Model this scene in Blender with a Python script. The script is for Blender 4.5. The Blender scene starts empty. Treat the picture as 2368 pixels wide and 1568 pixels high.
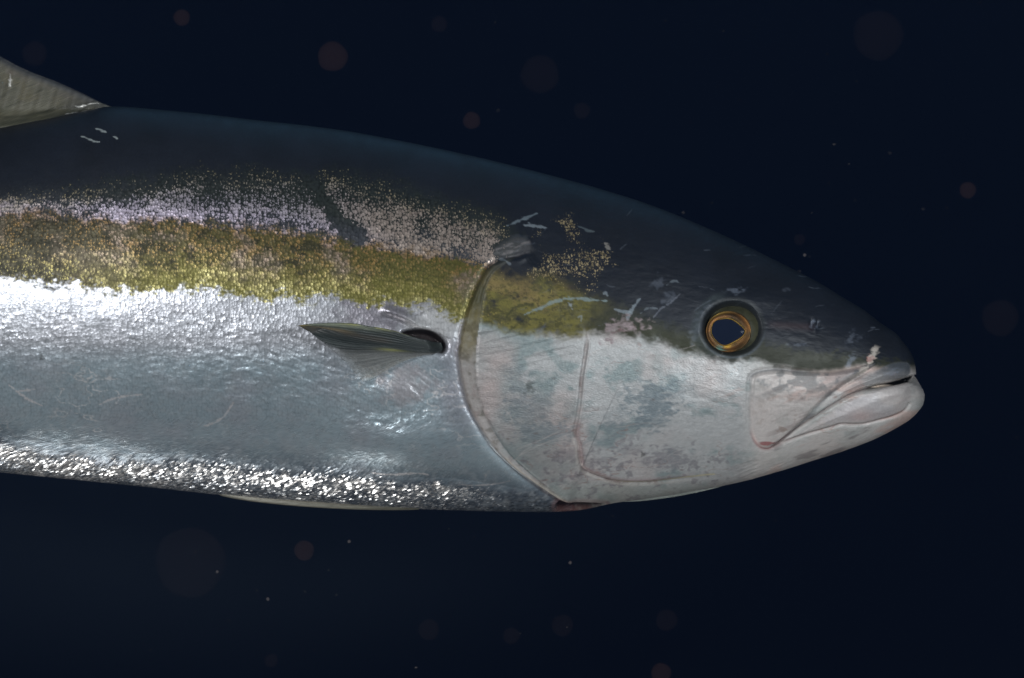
import bpy, math
import numpy as np
from mathutils import Vector

# ------------------------------------------------------------------ camera, world, lamps, exposure
# Lengths below are given in "grid units" G on the fish's middle plane (y = 0); 1 G = 0.25 mm.
S = 0.00025
CAM_D = 1.6
CX, CZ = 1183.5, 784.0
scene = bpy.context.scene
cam_data = bpy.data.cameras.new('camera')
cam = bpy.data.objects.new('camera', cam_data)
scene.collection.objects.link(cam)
cam.location = (0, -CAM_D, 0)
cam.rotation_euler = (math.radians(90), 0, 0)
cam_data.sensor_width = 36.0
cam_data.lens = 36.0 * CAM_D / (2367.0 * S)
cam_data.clip_start = 0.02
cam_data.clip_end = 100
cam_data.dof.use_dof = True
cam_data.dof.focus_distance = CAM_D - 0.042
cam_data.dof.aperture_fstop = 9.0
scene.camera = cam

world = bpy.data.worlds.new('World'); scene.world = world
world.use_nodes = True
bg = world.node_tree.nodes['Background']
bg.inputs[0].default_value = (0.004, 0.007, 0.015, 1); bg.inputs[1].default_value = 1.0

def area(name, loc, target, size, power, col, size_y=None):
    L = bpy.data.lights.new(name, 'AREA'); L.energy = power; L.color = col
    L.shape = 'RECTANGLE' if size_y else 'DISK'; L.size = size
    if size_y: L.size_y = size_y
    o = bpy.data.objects.new(name, L); scene.collection.objects.link(o)
    o.location = loc
    d = Vector(target) - Vector(loc)
    o.rotation_euler = d.to_track_quat('-Z', 'Y').to_euler()
    return o
area('strobe_light', (-0.56, -1.15, 0.17), (-0.10, 0, 0.0), 0.16, 6.6, (0.97, 0.985, 1.0), 0.11)
area('strobe_light', (0.78, -1.12, 0.10), (0.18, 0, 0.0), 0.22, 7.4, (0.91, 0.97, 1.0))
area('strobe_light', (-0.40, 0.07, -0.95), (-0.18, 0, -0.08), 0.50, 2.8, (1.0, 0.98, 0.95), 0.08)
area('surface_light', (0.1, 0.55, 1.3), (0, 0, 0), 1.4, 1.9, (0.25, 0.62, 1.0))

scene.view_settings.view_transform = 'Standard'
scene.view_settings.look = 'None'
scene.view_settings.gamma = 1.0
scene.view_settings.use_curve_mapping = False
scene.view_settings.exposure = 0.0
scene.cycles.max_bounces = 6
scene.cycles.transparent_max_bounces = 16

# ------------------------------------------------------------------ numeric helpers
rs = np.random.RandomState(7)
def lin(r, g, b):
    c = np.array([r, g, b], float) / 255.0
    return np.where(c <= 0.04045, c / 12.92, ((c + 0.055) / 1.055) ** 2.4)
def sstep(a, b, x):
    t = np.clip((x - a) / (b - a), 0, 1)
    return t * t * (3 - 2 * t)
_tabs = {}
def vnoise(x, y, seed=0):
    """smooth value noise, 0..1"""
    if seed not in _tabs: _tabs[seed] = np.random.RandomState(1000 + seed).rand(256, 256)
    T = _tabs[seed]
    xi = np.floor(x).astype(int); yi = np.floor(y).astype(int)
    fx = x - xi; fy = y - yi
    fx = fx * fx * (3 - 2 * fx); fy = fy * fy * (3 - 2 * fy)
    a = T[xi & 255, yi & 255]; b = T[(xi + 1) & 255, yi & 255]
    c = T[xi & 255, (yi + 1) & 255]; d = T[(xi + 1) & 255, (yi + 1) & 255]
    return (a * (1 - fx) + b * fx) * (1 - fy) + (c * (1 - fx) + d * fx) * fy
def fbm(x, y, sx, sy=None, octv=4, seed=0, gain=0.5):
    """fractal noise in about -1..1; sx, sy = size of the largest features"""
    sy = sy or sx
    s = 0; a = 1; n = 0
    for o in range(octv):
        s = s + a * (vnoise(x / sx * 2 ** o + 17.3 * o, y / sy * 2 ** o + 9.1 * o, seed + o) - 0.5) * 2
        n += a; a *= gain
    return s / n * 1.6
def smooth_curve(pts, n=10, closed=False):
    P = np.array(pts, float)
    if closed: Q = np.vstack([P[-1], P, P[0], P[1]])
    else: Q = np.vstack([2 * P[0] - P[1], P, 2 * P[-1] - P[-2]])
    out = []
    for i in range(1, len(Q) - 2):
        p0, p1, p2, p3 = Q[i - 1], Q[i], Q[i + 1], Q[i + 2]
        for k in range(n):
            t = k / n
            out.append(0.5 * ((2 * p1) + (-p0 + p2) * t + (2 * p0 - 5 * p1 + 4 * p2 - p3) * t * t + (-p0 + 3 * p1 - 3 * p2 + p3) * t ** 3))
    if not closed: out.append(P[-1])
    return np.array(out)
def cdist(x, y, pts, pad=60, n=6, closed=False, smooth=True):
    """signed distance to a curve (positive on the right-hand side of its direction, y down) and 0..1 run along it"""
    C = smooth_curve(pts, n, closed) if smooth else np.array(pts, float)
    if closed: C = np.vstack([C, C[0]])
    D = np.full(x.shape, 1e6); T = np.zeros(x.shape)
    m = (x > C[:, 0].min() - pad) & (x < C[:, 0].max() + pad) & (y > C[:, 1].min() - pad) & (y < C[:, 1].max() + pad)
    X = x[m]; Y = y[m]
    best = np.full(X.shape, 1e12); sg = np.ones(X.shape); tt = np.zeros(X.shape)
    for i in range(len(C) - 1):
        a = C[i]; d = C[i + 1] - a; L = d @ d
        if L < 1e-9: continue
        t = ((X - a[0]) * d[0] + (Y - a[1]) * d[1]) / L
        tc = np.clip(t, 0, 1)
        ex = X - a[0] - tc * d[0]; ey = Y - a[1] - tc * d[1]
        q = ex * ex + ey * ey
        w = q < best
        best = np.where(w, q, best)
        sg = np.where(w, np.sign(d[0] * (Y - a[1]) - d[1] * (X - a[0]) + 1e-9), sg)
        tt = np.where(w, (i + tc) / (len(C) - 1), tt)
    D[m] = np.sqrt(best) * sg; T[m] = tt
    return D, T
def inside(x, y, pts, n=6, pad=80):
    """signed distance, positive inside a closed outline"""
    C = smooth_curve(pts, n, True)
    d, _ = cdist(x, y, pts, pad, n, True)
    c = np.zeros(x.shape, bool); m = np.abs(d) < 1e5
    X = x[m]; Y = y[m]; r = np.zeros(X.shape, bool)
    for i in range(len(C)):
        a = C[i]; b = C[(i + 1) % len(C)]
        if abs(a[1] - b[1]) < 1e-9: continue
        r ^= ((a[1] > Y) != (b[1] > Y)) & (X < (b[0] - a[0]) * (Y - a[1]) / (b[1] - a[1]) + a[0])
    c[m] = r
    return np.where(c, np.abs(d), -np.abs(d))
def gauss(d, s): return np.exp(-(d / s) ** 2)
def curve_fn(pts, n=12):
    C = smooth_curve(pts, n); o = np.argsort(C[:, 0])
    return lambda x: np.interp(x, C[o, 0], C[o, 1])

def grid_mesh(name, P, mats, attrs=None, close_v=False, cap=False, parent=None, flip=False):
    """P: (nu, nv, 3) grid of points -> one mesh object"""
    nu, nv = P.shape[:2]
    me = bpy.data.meshes.new(name)
    V = P.reshape(-1, 3)
    I = np.arange(nu * nv).reshape(nu, nv)
    J = np.concatenate([I, I[:, :1]], 1) if close_v else I
    q = np.stack([J[:-1, :-1], J[1:, :-1], J[1:, 1:], J[:-1, 1:]], -1).reshape(-1, 4)
    if flip: q = q[:, ::-1]
    loops = q.ravel(); starts = np.arange(len(q)) * 4; tot = np.full(len(q), 4)
    if cap:
        for k, r in ((0, I[0]), (1, I[-1])):
            r = r if (k == 0) != flip else r[::-1]
            starts = np.append(starts, len(loops)); tot = np.append(tot, len(r)); loops = np.append(loops, r)
    me.vertices.add(len(V)); me.vertices.foreach_set('co', V.astype(np.float32).ravel())
    me.loops.add(len(loops)); me.loops.foreach_set('vertex_index', loops.astype(np.int32))
    me.polygons.add(len(starts)); me.polygons.foreach_set('loop_start', starts.astype(np.int32))
    me.polygons.foreach_set('loop_total', tot.astype(np.int32))
    me.update(calc_edges=True); me.validate()
    me.polygons.foreach_set('use_smooth', np.ones(len(me.polygons), bool))
    for k, a in (attrs or {}).items():
        a = a.reshape(len(V), -1)
        if a.shape[1] == 3: a = np.hstack([a, np.ones((len(V), 1))])
        at = me.attributes.new(k, 'FLOAT_COLOR', 'POINT')
        at.data.foreach_set('color', a.astype(np.float32).ravel())
    for m in (mats if isinstance(mats, list) else [mats]): me.materials.append(m)
    o = bpy.data.objects.new(name, me); scene.collection.objects.link(o)
    if parent: o.parent = parent
    return o
def solid_sheet(name, F, B, mat, attrs, parent=None):
    """front grid F and back grid B joined round the rim"""
    nu, nv = F.shape[:2]
    P = np.concatenate([F, B[:, ::-1]], 1)
    A = {k: np.concatenate([a, a[:, ::-1]], 1) for k, a in attrs.items()}
    return grid_mesh(name, P, mat, A, close_v=True, cap=True, parent=parent)
def W(px, py, d=0.0):
    """grid units on the picture plane, d = distance towards the viewer (G) -> world"""
    return np.stack([(px - CX) * S * np.ones_like(py), -d * S * np.ones_like(px * py), (CZ - py) * S * np.ones_like(px)], -1)
def Wp(px, py, d):
    """the point at distance d in front of the middle plane that lies over the same spot of the flank"""
    k = 1 - d * S / CAM_D
    return np.stack([(px - CX) * k * S, -d * S, (CZ - py) * k * S], -1)

# ------------------------------------------------------------------ materials
class NT:
    def __init__(s, name):
        s.m = bpy.data.materials.new(name); s.m.use_nodes = True; s.t = s.m.node_tree
        s.b = s.t.nodes['Principled BSDF']; s.out = s.t.nodes['Material Output']
    def n(s, typ, ins=None, **kw):
        o = s.t.nodes.new(typ)
        for k, v in kw.items(): setattr(o, k, v)
        for k, v in (ins or {}).items(): s.put(o.inputs[k], v)
        return o
    def put(s, sock, v):
        if isinstance(v, bpy.types.NodeSocket): s.t.links.new(v, sock)
        else: sock.default_value = v
    def math(s, op, a, b=None, c=None, clamp=False):
        o = s.t.nodes.new('ShaderNodeMath'); o.operation = op; o.use_clamp = clamp
        s.put(o.inputs[0], a)
        if b is not None: s.put(o.inputs[1], b)
        if c is not None: s.put(o.inputs[2], c)
        return o.outputs[0]
    def mix(s, f, a, b, typ='RGBA', blend='MIX'):
        o = s.t.nodes.new('ShaderNodeMix'); o.data_type = typ
        if typ == 'RGBA':
            o.blend_type = blend; s.put(o.inputs[0], f); s.put(o.inputs[6], a); s.put(o.inputs[7], b); return o.outputs[2]
        s.put(o.inputs[0], f); s.put(o.inputs[2], a); s.put(o.inputs[3], b); return o.outputs[0]
    def attr(s, name): return s.n('ShaderNodeAttribute', attribute_name=name)
    def vmath(s, op, a, b=None, scale=None):
        o = s.t.nodes.new('ShaderNodeVectorMath'); o.operation = op
        s.put(o.inputs[0], a)
        if b is not None: s.put(o.inputs[1], b)
        if scale is not None: s.put(o.inputs['Scale'], scale)
        return o.outputs[0]

def skin_material():
    N = NT('fish_skin')
    col = N.attr('col').outputs['Color']; scol = N.attr('scol').outputs['Color']
    p1 = N.n('ShaderNodeSeparateColor', {0: N.attr('p1').outputs['Color']})   # speck density, metallic, roughness
    p2 = N.n('ShaderNodeSeparateColor', {0: N.attr('p2').outputs['Color']})   # scale relief, glitter, fine relief
    suv = N.attr('suv').outputs['Vector']
    soft = N.math('SUBTRACT', 1.0, N.attr('p1').outputs['Alpha'], clamp=True)
    dens, met, rough = p1.outputs[0], p1.outputs[1], p1.outputs[2]
    relief, glit, fine = p2.outputs[0], p2.outputs[1], p2.outputs[2]
    # every scale one cell
    v = N.n('ShaderNodeTexVoronoi', {'Vector': suv, 'Scale': 1.0, 'Randomness': 0.8}, voronoi_dimensions='2D')
    sc = N.n('ShaderNodeSeparateColor', {0: v.outputs['Color']})
    rnd, rnd2 = sc.outputs[0], sc.outputs[1]
    big = N.n('ShaderNodeTexNoise', {'Vector': suv, 'Scale': 0.11, 'Detail': 3.0}, noise_dimensions='2D').outputs[0]
    lim = N.math('ADD', N.math('MULTIPLY', rnd, 0.75), N.math('MULTIPLY', big, 0.45))
    on = N.math('MULTIPLY', N.math('SUBTRACT', N.math('MULTIPLY', dens, 1.25), lim), 6.0, clamp=True)
    wob = N.n('ShaderNodeTexNoise', {'Vector': suv, 'Scale': 2.3, 'Detail': 2.0}, noise_dimensions='2D').outputs[0]
    rad = N.math('ADD', N.math('MULTIPLY', dens, 0.95), N.math('MULTIPLY', wob, 1.5))
    rad = N.math('ADD', rad, N.math('MULTIPLY', big, 0.55))
    spot = N.math('MULTIPLY', N.math('SUBTRACT', rad, N.math('MULTIPLY_ADD', v.outputs['Distance'], 0.75, N.math('MULTIPLY_ADD', rnd, 0.45, 1.05))), 3.2, clamp=True)
    mask = N.math('MULTIPLY', N.math('MULTIPLY', dens, 8.0, clamp=True), spot, clamp=True)
    mask = N.math('MULTIPLY', mask, N.math('MULTIPLY_ADD', soft, -0.22, 1.0))
    tint = N.mix(N.math('MULTIPLY', rnd2, 0.35), scol, (1, 0.93, 0.95, 1), blend='MULTIPLY')
    bright = N.math('ADD', 0.48, N.math('MULTIPLY', sc.outputs[2], 0.85))
    tint = N.vmath('SCALE', tint, scale=bright)
    base = N.mix(mask, col, tint)
    # fine mottling of the skin itself
    mot = N.n('ShaderNodeTexNoise', {'Vector': suv, 'Scale': 1.1, 'Detail': 5.0, 'Roughness': 0.65}, noise_dimensions='2D').outputs[0]
    base = N.vmath('SCALE', base, scale=N.math('ADD', 0.78, N.math('MULTIPLY', mot, 0.44)))
    rim = N.math('MULTIPLY_ADD', v.outputs['Distance'], 3.2, -1.25, clamp=True)
    base = N.vmath('SCALE', base, scale=N.math('SUBTRACT', 1.0, N.math('MULTIPLY', rim, N.math('MULTIPLY', relief, 0.75, clamp=True))))
    N.put(N.b.inputs['Base Color'], base)
    m2 = N.math('MAXIMUM', met, N.math('MULTIPLY', mask, 0.62))
    N.put(N.b.inputs['Metallic'], m2)
    N.put(N.b.inputs['Roughness'], N.mix(mask, rough, N.math('MULTIPLY', rough, 0.85), 'FLOAT'))
    N.b.inputs['Specular IOR Level'].default_value = 0.25
    # relief
    edge = N.math('MULTIPLY', v.outputs['Distance'], -1.0)
    nz = N.n('ShaderNodeTexNoise', {'Vector': N.vmath('MULTIPLY', suv, (0.6, 1.5, 1.0)), 'Scale': 1.9, 'Detail': 3.0}, noise_dimensions='2D').outputs[0]
    b1 = N.n('ShaderNodeBump', {'Strength': 1.0, 'Distance': N.math('MULTIPLY', relief, 0.00016), 'Height': edge})
    b2 = N.n('ShaderNodeBump', {'Strength': 1.0, 'Distance': N.math('MULTIPLY', fine, 0.00015), 'Height': nz, 'Normal': b1.outputs[0]})
    jit = N.vmath('SUBTRACT', v.outputs['Color'], (0.5, 0.5, 0.5))
    nrm = N.vmath('NORMALIZE', N.vmath('ADD', b2.outputs[0], N.vmath('SCALE', jit, scale=glit)))
    N.put(N.b.inputs['Normal'], nrm)
    return N.m
def plain(name, col, rough=0.5, metallic=0.0, noise=None, spec=0.5):
    N = NT(name)
    N.b.inputs['Roughness'].default_value = rough; N.b.inputs['Metallic'].default_value = metallic
    N.b.inputs['Specular IOR Level'].default_value = spec
    if noise:
        tc = N.n('ShaderNodeTexCoord')
        t = N.n('ShaderNodeTexNoise', {'Vector': tc.outputs['Object'], 'Scale': noise, 'Detail': 4.0})
        c = N.vmath('SCALE', tuple(col[:3]), scale=N.math('ADD', 0.6, N.math('MULTIPLY', t.outputs[0], 0.8)))
        N.put(N.b.inputs['Base Color'], c)
    else: N.b.inputs['Base Color'].default_value = (*col[:3], 1)
    return N.m
def fin_material(name, streak=220.0):
    N = NT(name)
    col = N.attr('col').outputs['Color']
    al = N.n('ShaderNodeSeparateColor', {0: N.attr('p1').outputs['Color']})
    suv = N.attr('suv').outputs['Vector']
    t = N.n('ShaderNodeTexNoise', {'Vector': suv, 'Scale': 1.0, 'Detail': 4.0, 'Roughness': 0.6}, noise_dimensions='2D').outputs[0]
    N.put(N.b.inputs['Base Color'], N.vmath('SCALE', col, scale=N.math('ADD', 0.55, N.math('MULTIPLY', t, 0.9))))
    N.put(N.b.inputs['Alpha'], N.math('MULTIPLY', al.outputs[0], N.math('ADD', 0.75, N.math('MULTIPLY', t, 0.5)), clamp=True))
    N.put(N.b.inputs['Roughness'], al.outputs[2]); N.put(N.b.inputs['Metallic'], al.outputs[1])
    bp = N.n('ShaderNodeBump', {'Strength': 0.6, 'Distance': 0.00035, 'Height': t}); N.put(N.b.inputs['Normal'], bp.outputs[0])
    return N.m

# ------------------------------------------------------------------ the water all round
def water():
    N = NT('deep_water')
    N.t.nodes.remove(N.b)
    g = N.n('ShaderNodeNewGeometry')
    sp = N.n('ShaderNodeSeparateXYZ', {0: g.outputs['Position']})
    zz = N.math('MULTIPLY_ADD', sp.outputs[2], 0.10, 0.5, clamp=True)
    r = N.n('ShaderNodeValToRGB', {0: zz})
    r.color_ramp.elements[0].position = 0.30; r.color_ramp.elements[0].color = (0.0008, 0.0013, 0.0042, 1)
    r.color_ramp.elements[1].position = 0.80; r.color_ramp.elements[1].color = (0.0013, 0.0030, 0.0095, 1)
    e = r.color_ramp.elements.new(0.5); e.color = (0.0011, 0.0023, 0.0070, 1)
    no = N.n('ShaderNodeTexNoise', {'Vector': g.outputs['Position'], 'Scale': 0.5, 'Detail': 3.0})
    em = N.n('ShaderNodeEmission', {0: r.outputs[0], 1: N.math('ADD', 0.8, N.math('MULTIPLY', no.outputs[0], 0.4))})
    N.t.links.new(em.outputs[0], N.out.inputs[0])
    u = np.linspace(0, np.pi, 33)[:, None]; v = np.linspace(0, 2 * np.pi, 64, endpoint=False)[None]
    u = np.clip(u, 0.01, np.pi - 0.01)
    P = np.stack([6 * np.sin(u) * np.cos(v), 6 * np.sin(u) * np.sin(v), 6 * np.cos(u) + 0 * v], -1)
    o = grid_mesh('water', P, N.m, close_v=True, cap=True)
    o['kind'] = 'structure'; o['label'] = 'dark blue open water behind and around the fish'
water()

def haze():
    me = bpy.data.meshes.new('haze')
    v = [(a, b, c) for a in (-3, 3) for b in (-2.2, 4) for c in (-3, 3)]
    f = [(0, 1, 3, 2), (4, 6, 7, 5), (0, 4, 5, 1), (2, 3, 7, 6), (0, 2, 6, 4), (1, 5, 7, 3)]
    me.from_pydata(v, [], f)
    N = NT('haze'); N.t.nodes.remove(N.b)
    pv = N.n('ShaderNodeVolumePrincipled'); pv.inputs['Color'].default_value = (.34, .58, .98, 1); pv.inputs['Density'].default_value = HAZE
    pv.inputs['Anisotropy'].default_value = 0.0
    N.t.links.new(pv.outputs[0], N.out.inputs['Volume']); me.materials.append(N.m)
    o = bpy.data.objects.new('haze', me); scene.collection.objects.link(o); o['kind'] = 'stuff'; o['label'] = 'faint blue haze of the sea water around the fish'
HAZE = 0.0052
haze()
def glow_cloud():
    # thin volume added behind and under the fish for the strobes' backscatter glow
    N = NT('backscatter'); N.t.nodes.remove(N.b)
    tc = N.n('ShaderNodeTexCoord')
    ln = N.n('ShaderNodeVectorMath', {0: tc.outputs['Object']}, operation='LENGTH').outputs['Value']
    f = N.math('SUBTRACT', 1.0, ln, clamp=True)
    no = N.n('ShaderNodeTexNoise', {'Vector': tc.outputs['Object'], 'Scale': 2.2, 'Detail': 1.0}).outputs[0]
    d = N.math('MULTIPLY', N.math('POWER', f, 1.3), N.math('MULTIPLY_ADD', no, 0.30, 0.09))
    pv = N.n('ShaderNodeVolumePrincipled', {'Density': d}); pv.inputs['Color'].default_value = (.52, .74, 1.0, 1)
    N.t.links.new(pv.outputs[0], N.out.inputs['Volume'])
    u = np.linspace(.02, np.pi - .02, 24)[:, None]; v = np.linspace(0, 2 * np.pi, 40, endpoint=False)[None]
    P = np.stack([np.sin(u) * np.cos(v), np.sin(u) * np.sin(v), np.cos(u) + 0 * v], -1)
    o = grid_mesh('backscatter_cloud', P, N.m, close_v=True, cap=True)
    o.location = (-.23, .36, -.075); o.scale = (.46, .27, .20)
    o['kind'] = 'stuff'; o['label'] = 'added pale backscatter glow in the water under the belly'
glow_cloud()

# ------------------------------------------------------------------ the fish
fish = bpy.data.objects.new('fish', None); scene.collection.objects.link(fish)
fish.location = (0, 0, 0)
fish['label'] = 'large silver fish with dark back, golden side band and yellow-rimmed eye'
fish['category'] = 'fish'

top = curve_fn([(-1350, 640), (-1150, 610), (-900, 545), (-600, 450), (-300, 365), (-60, 306), (0, 296), (100, 276), (200, 257), (270, 247), (400, 257), (500, 267), (600, 279),
                (700, 290), (800, 303), (900, 321), (1000, 341), (1100, 363), (1200, 387), (1300, 413), (1400, 441), (1500, 473), (1600, 513),
                (1700, 557), (1800, 606), (1850, 631), (1900, 658), (1950, 689), (2000, 719), (2040, 746), (2082, 770), (2097, 785), (2117, 806),
                (2130, 828), (2135.5, 848), (2137, 862)])
bot = curve_fn([(-1350, 700), (-1150, 735), (-900, 850), (-600, 960), (-300, 1045), (-60, 1086), (0, 1092), (100, 1102), (200, 1112), (300, 1122), (400, 1132), (500, 1143),
                (600, 1153), (700, 1161), (800, 1168), (900, 1174), (1000, 1178), (1100, 1181), (1200, 1183), (1290, 1183), (1350, 1178), (1420, 1163),
                (1500, 1152), (1600, 1136), (1700, 1117), (1800, 1090), (1876, 1066), (1952, 1042), (2027, 1013), (2088, 980), (2110, 964), (2124, 949), (2133, 936), (2137, 920)])
thick = curve_fn([(-1350, 18), (-1150, 40), (-900, 90), (-600, 150), (-300, 192), (0, 214), (300, 228), (600, 236), (900, 238), (1200, 232), (1400, 216), (1600, 188), (1800, 152),
                  (1950, 116), (2040, 90), (2090, 70), (2115, 56), (2128, 40), (2135, 22), (2137, 9)])
TIP = 2137.0
us = np.concatenate([np.linspace(-1350, -80, 60), np.arange(-76, 1400, 2.1), np.arange(1400, 2090, 1.7), 2090 + (TIP - 0.3 - 2090) * np.sin(np.linspace(0, np.pi / 2, 46)) ** 1.0])
us = np.unique(us)
NF, NB = 620, 70
ph = np.concatenate([np.linspace(0, np.pi, NF), np.linspace(np.pi, 2 * np.pi, NB + 2)[1:-1]])
# bunch a little less at the rims than a plain circle would
n = -np.cos(ph)
t_, b_ = top(us)[:, None], bot(us)[:, None]
mid, half = (t_ + b_) / 2, (b_ - t_) / 2
wd = thick(us)[:, None]
PY = mid + half * n[None]                       # down the picture
# the two jaws end apart: the upper one shorter, a notch between them, the lower one in front
xtip = np.interp(PY, [866, 872, 877, 881, 886, 892, 900, 912], [2116, 2106, 2094, 2096, 2112, 2123, 2132, 2137])
X = us[:, None] + 0 * ph[None]
X = np.where(X > 2000, 2000 + (X - 2000) * (xtip - 2000) / (TIP - 2000), X)
prof = np.clip(1 - np.abs(n) ** 2.25, 0, 1) ** 0.5
Y0 = wd * prof[None] * np.where(ph <= np.pi, 1, -1)[None]     # towards the viewer
near = (ph <= np.pi)[None] & (X > -85)
# normals of the plain body
def normals(X, Yv, Z):
    P = np.stack([X, Yv, Z], -1)
    du = np.gradient(P, axis=0); dv = np.roll(P, -1, 1) - np.roll(P, 1, 1)
    nn = np.cross(du, dv); nn /= np.linalg.norm(nn, axis=-1, keepdims=True) + 1e-9
    return nn
NN = normals(X, Y0, PY)
if NN[len(us) // 2, NF // 2, 1] < 0: NN = -NN
arc = np.cumsum(np.sqrt(np.diff(PY, axis=1, prepend=PY[:, :1]) ** 2 + np.diff(Y0, axis=1, prepend=Y0[:, :1]) ** 2), axis=1)
arc = arc - arc[:, NF // 2][:, None]
# flank coordinates: where each spot lies in the side view
k = 1.0 / (1 - Y0 * S / CAM_D)
x = (CX + (X - CX) * k); y = (CZ + (PY - CZ) * k)
xs, ys = x[:, :NF], y[:, :NF]
face = sstep(0.02, 0.35, NN[:, :NF, 1])        # 0 at the rim of the flank

# ---- relief, in grid units
EYE = (1690.0, 762.0)
GILL = [(1228, 572), (1200, 592), (1160, 600), (1128, 618), (1104, 655), (1086, 700), (1070, 750), (1060, 800), (1060, 850), (1070, 900), (1090, 955),
        (1120, 1005), (1160, 1055), (1205, 1095), (1255, 1130), (1300, 1158), (1330, 1170)]
GILL_IN = [(1180, 604), (1140, 632), (1121, 670), (1113, 710), (1106, 760), (1101, 800), (1099, 850), (1102, 890), (1116, 945), (1140, 992), (1172, 1040),
           (1215, 1083), (1262, 1120), (1305, 1152)]
PRE = [(1352, 745), (1357, 790), (1353, 825), (1346, 870), (1342, 920), (1337, 955), (1331, 985), (1329, 1005), (1336, 1030), (1340, 1060), (1348, 1084), (1380, 1100),
       (1420, 1112), (1470, 1116), (1530, 1112), (1590, 1104), (1650, 1098)]
MAX = [(1740, 868), (1733, 905), (1732, 950), (1737, 1000), (1752, 1029), (1774, 1037), (1800, 1024), (1846, 984), (1890, 938), (1950, 890), (2012, 852), (2022, 838),
       (1985, 850), (1920, 861), (1850, 861), (1790, 856)]
LIP_A = [(2024, 838), (2004, 856), (1975, 875), (1940, 896), (1907, 923), (1880, 955), (1850, 984), (1812, 1014), (1785, 1030)]
LIP_B = [(2116, 873), (2080, 883), (2030, 893), (1984, 906), (1945, 925), (1905, 950), (1860, 981), (1820, 1010), (1788, 1034)]
LIP_C = [(2102, 935), (2092, 949), (2073, 960), (2050, 968), (2027, 974), (1997, 981), (1970, 982), (1945, 981), (1922, 988), (1880, 1000), (1840, 1013), (1800, 1029), (1775, 1038)]
dG, tG = cdist(xs, ys, GILL, 260); dG = -dG
dGi, _ = cdist(xs, ys, GILL_IN, 80); dGi = -dGi
dP, tP = cdist(xs, ys, PRE, 120); dP = -dP
if dG[np.argmin(np.abs(us - 1300)), NF // 2] < 0: dG = -dG
if dGi[np.argmin(np.abs(us - 1130)), NF // 2] < 0: dGi = -dGi
if dP[np.argmin(np.abs(us - 1390)), NF // 2] < 0: dP = -dP
iM = inside(xs, ys, MAX)
dA, tA = cdist(xs, ys, LIP_A, 60); dB, tB = cdist(xs, ys, LIP_B, 60); dC, tC = cdist(xs, ys, LIP_C, 60)
H = np.zeros(xs.shape)
okG = np.abs(dG) < 1e5; endG = sstep(0, 0.06, tG) * sstep(1.0, 0.93, tG)
H += np.where(okG, 9.0 * sstep(-3, 9, dG) * np.exp(-np.clip(dG, 0, None) / 150) * endG, 0)
dG = dG + 2.5 * fbm(xs, ys, 30, 24, 3, 331)
H -= np.where(okG, 2.5 * gauss(dG + 4, 6) * endG, 0)
H += np.where(okG, 2.0 * gauss(dG - 11, 6) * endG, 0)
H -= 2.2 * gauss(dGi, 4)
endP = sstep(0, 0.1, tP) * sstep(1.0, 0.85, tP)
H += np.where(np.abs(dP) < 1e5, (4.0 * sstep(-2, 8, dP) * np.exp(-np.clip(dP, 0, None) / 22) - 3.4 * gauss(dP + 1, 4.0)) * endP, 0)
H += 5.0 * sstep(-3, 10, iM) + 2.0 * sstep(8, 50, iM) - 1.8 * gauss(iM + 3, 5) * sstep(1900, 1800, xs)
H -= 2.0 * gauss(dA, 6) * sstep(0, .12, tA)
opening = sstep(0.42, 0.22, tB)                 # the jaws part towards the tip
H -= 4.5 * gauss(dB, 4)
HY = -opening * 22 * gauss(dB + 1, 5.5)
LIPLOW = [(2100, 884), (2060, 890), (2010, 906), (1960, 928), (1910, 958), (1860, 992), (1815, 1020), (1860, 1004), (1920, 985), (1960, 979), (2010, 977), (2060, 964), (2094, 942), (2108, 915)]
iL = inside(xs, ys, LIPLOW)
H += 6.0 * sstep(-1, 26, iL)
H -= 4.2 * gauss(dC, 3.6) * sstep(1, .9, tC)
UPLIP = [(2100, 870), (2050, 882), (1985, 898), (1930, 922), (1880, 955), (1830, 1000), (1850, 985), (1890, 948), (1950, 900), (2010, 866), (2060, 840), (2100, 840)]
H += 4.0 * sstep(0, 18, inside(xs, ys, UPLIP))
# eye socket
ex, ey = (xs - 1693.0), (ys - 759.0)
re = np.sqrt((ex / 70.0) ** 2 + (ey / 63.0) ** 2)
H -= 18 * sstep(1.02, 0.76, re)
H += 2.0 * gauss(re - 1.13, 0.12) * (0.35 + 0.8 * sstep(20, -60, ex)) 
H += 6 * np.exp(-((xs - 1720) / 70) ** 2 - ((ys - 688) / 26) ** 2)
# fin socket and the fold above it
SOCK = [(928, 771), (950, 762), (985, 762), (1010, 772), (1028, 790), (1031, 806), (1022, 818), (1000, 812), (960, 795)]
iS = inside(xs, ys, SOCK)
H -= 34 * sstep(-5, 14, iS)
H += 2.5 * gauss(iS + 15, 12) * sstep(960, 1010, xs)
dF, tF = cdist(xs, ys, [(872, 713), (905, 722), (940, 735), (975, 755), (1010, 770)], 60)
H += 7 * gauss(dF, 10) * sstep(0, .25, tF) * sstep(1, .75, tF) + np.where(np.abs(dF) < 1e5, -4 * gauss(dF - 16, 12) * sstep(0, .3, tF), 0)
H += 7 * np.exp(-((xs - 905) / 60) ** 2 - ((ys - 905) / 32) ** 2)
H -= 5 * np.exp(-((xs - 1000) / 50) ** 2 - ((ys - 880) / 45) ** 2)
# shoulder lobe above the gill slit
LOBE = [(1140, 575), (1165, 555), (1195, 542), (1222, 550), (1232, 572), (1222, 588), (1190, 596), (1155, 600)]
iLo = inside(xs, ys, LOBE)
H += 6 * sstep(-3, 12, iLo)
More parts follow.
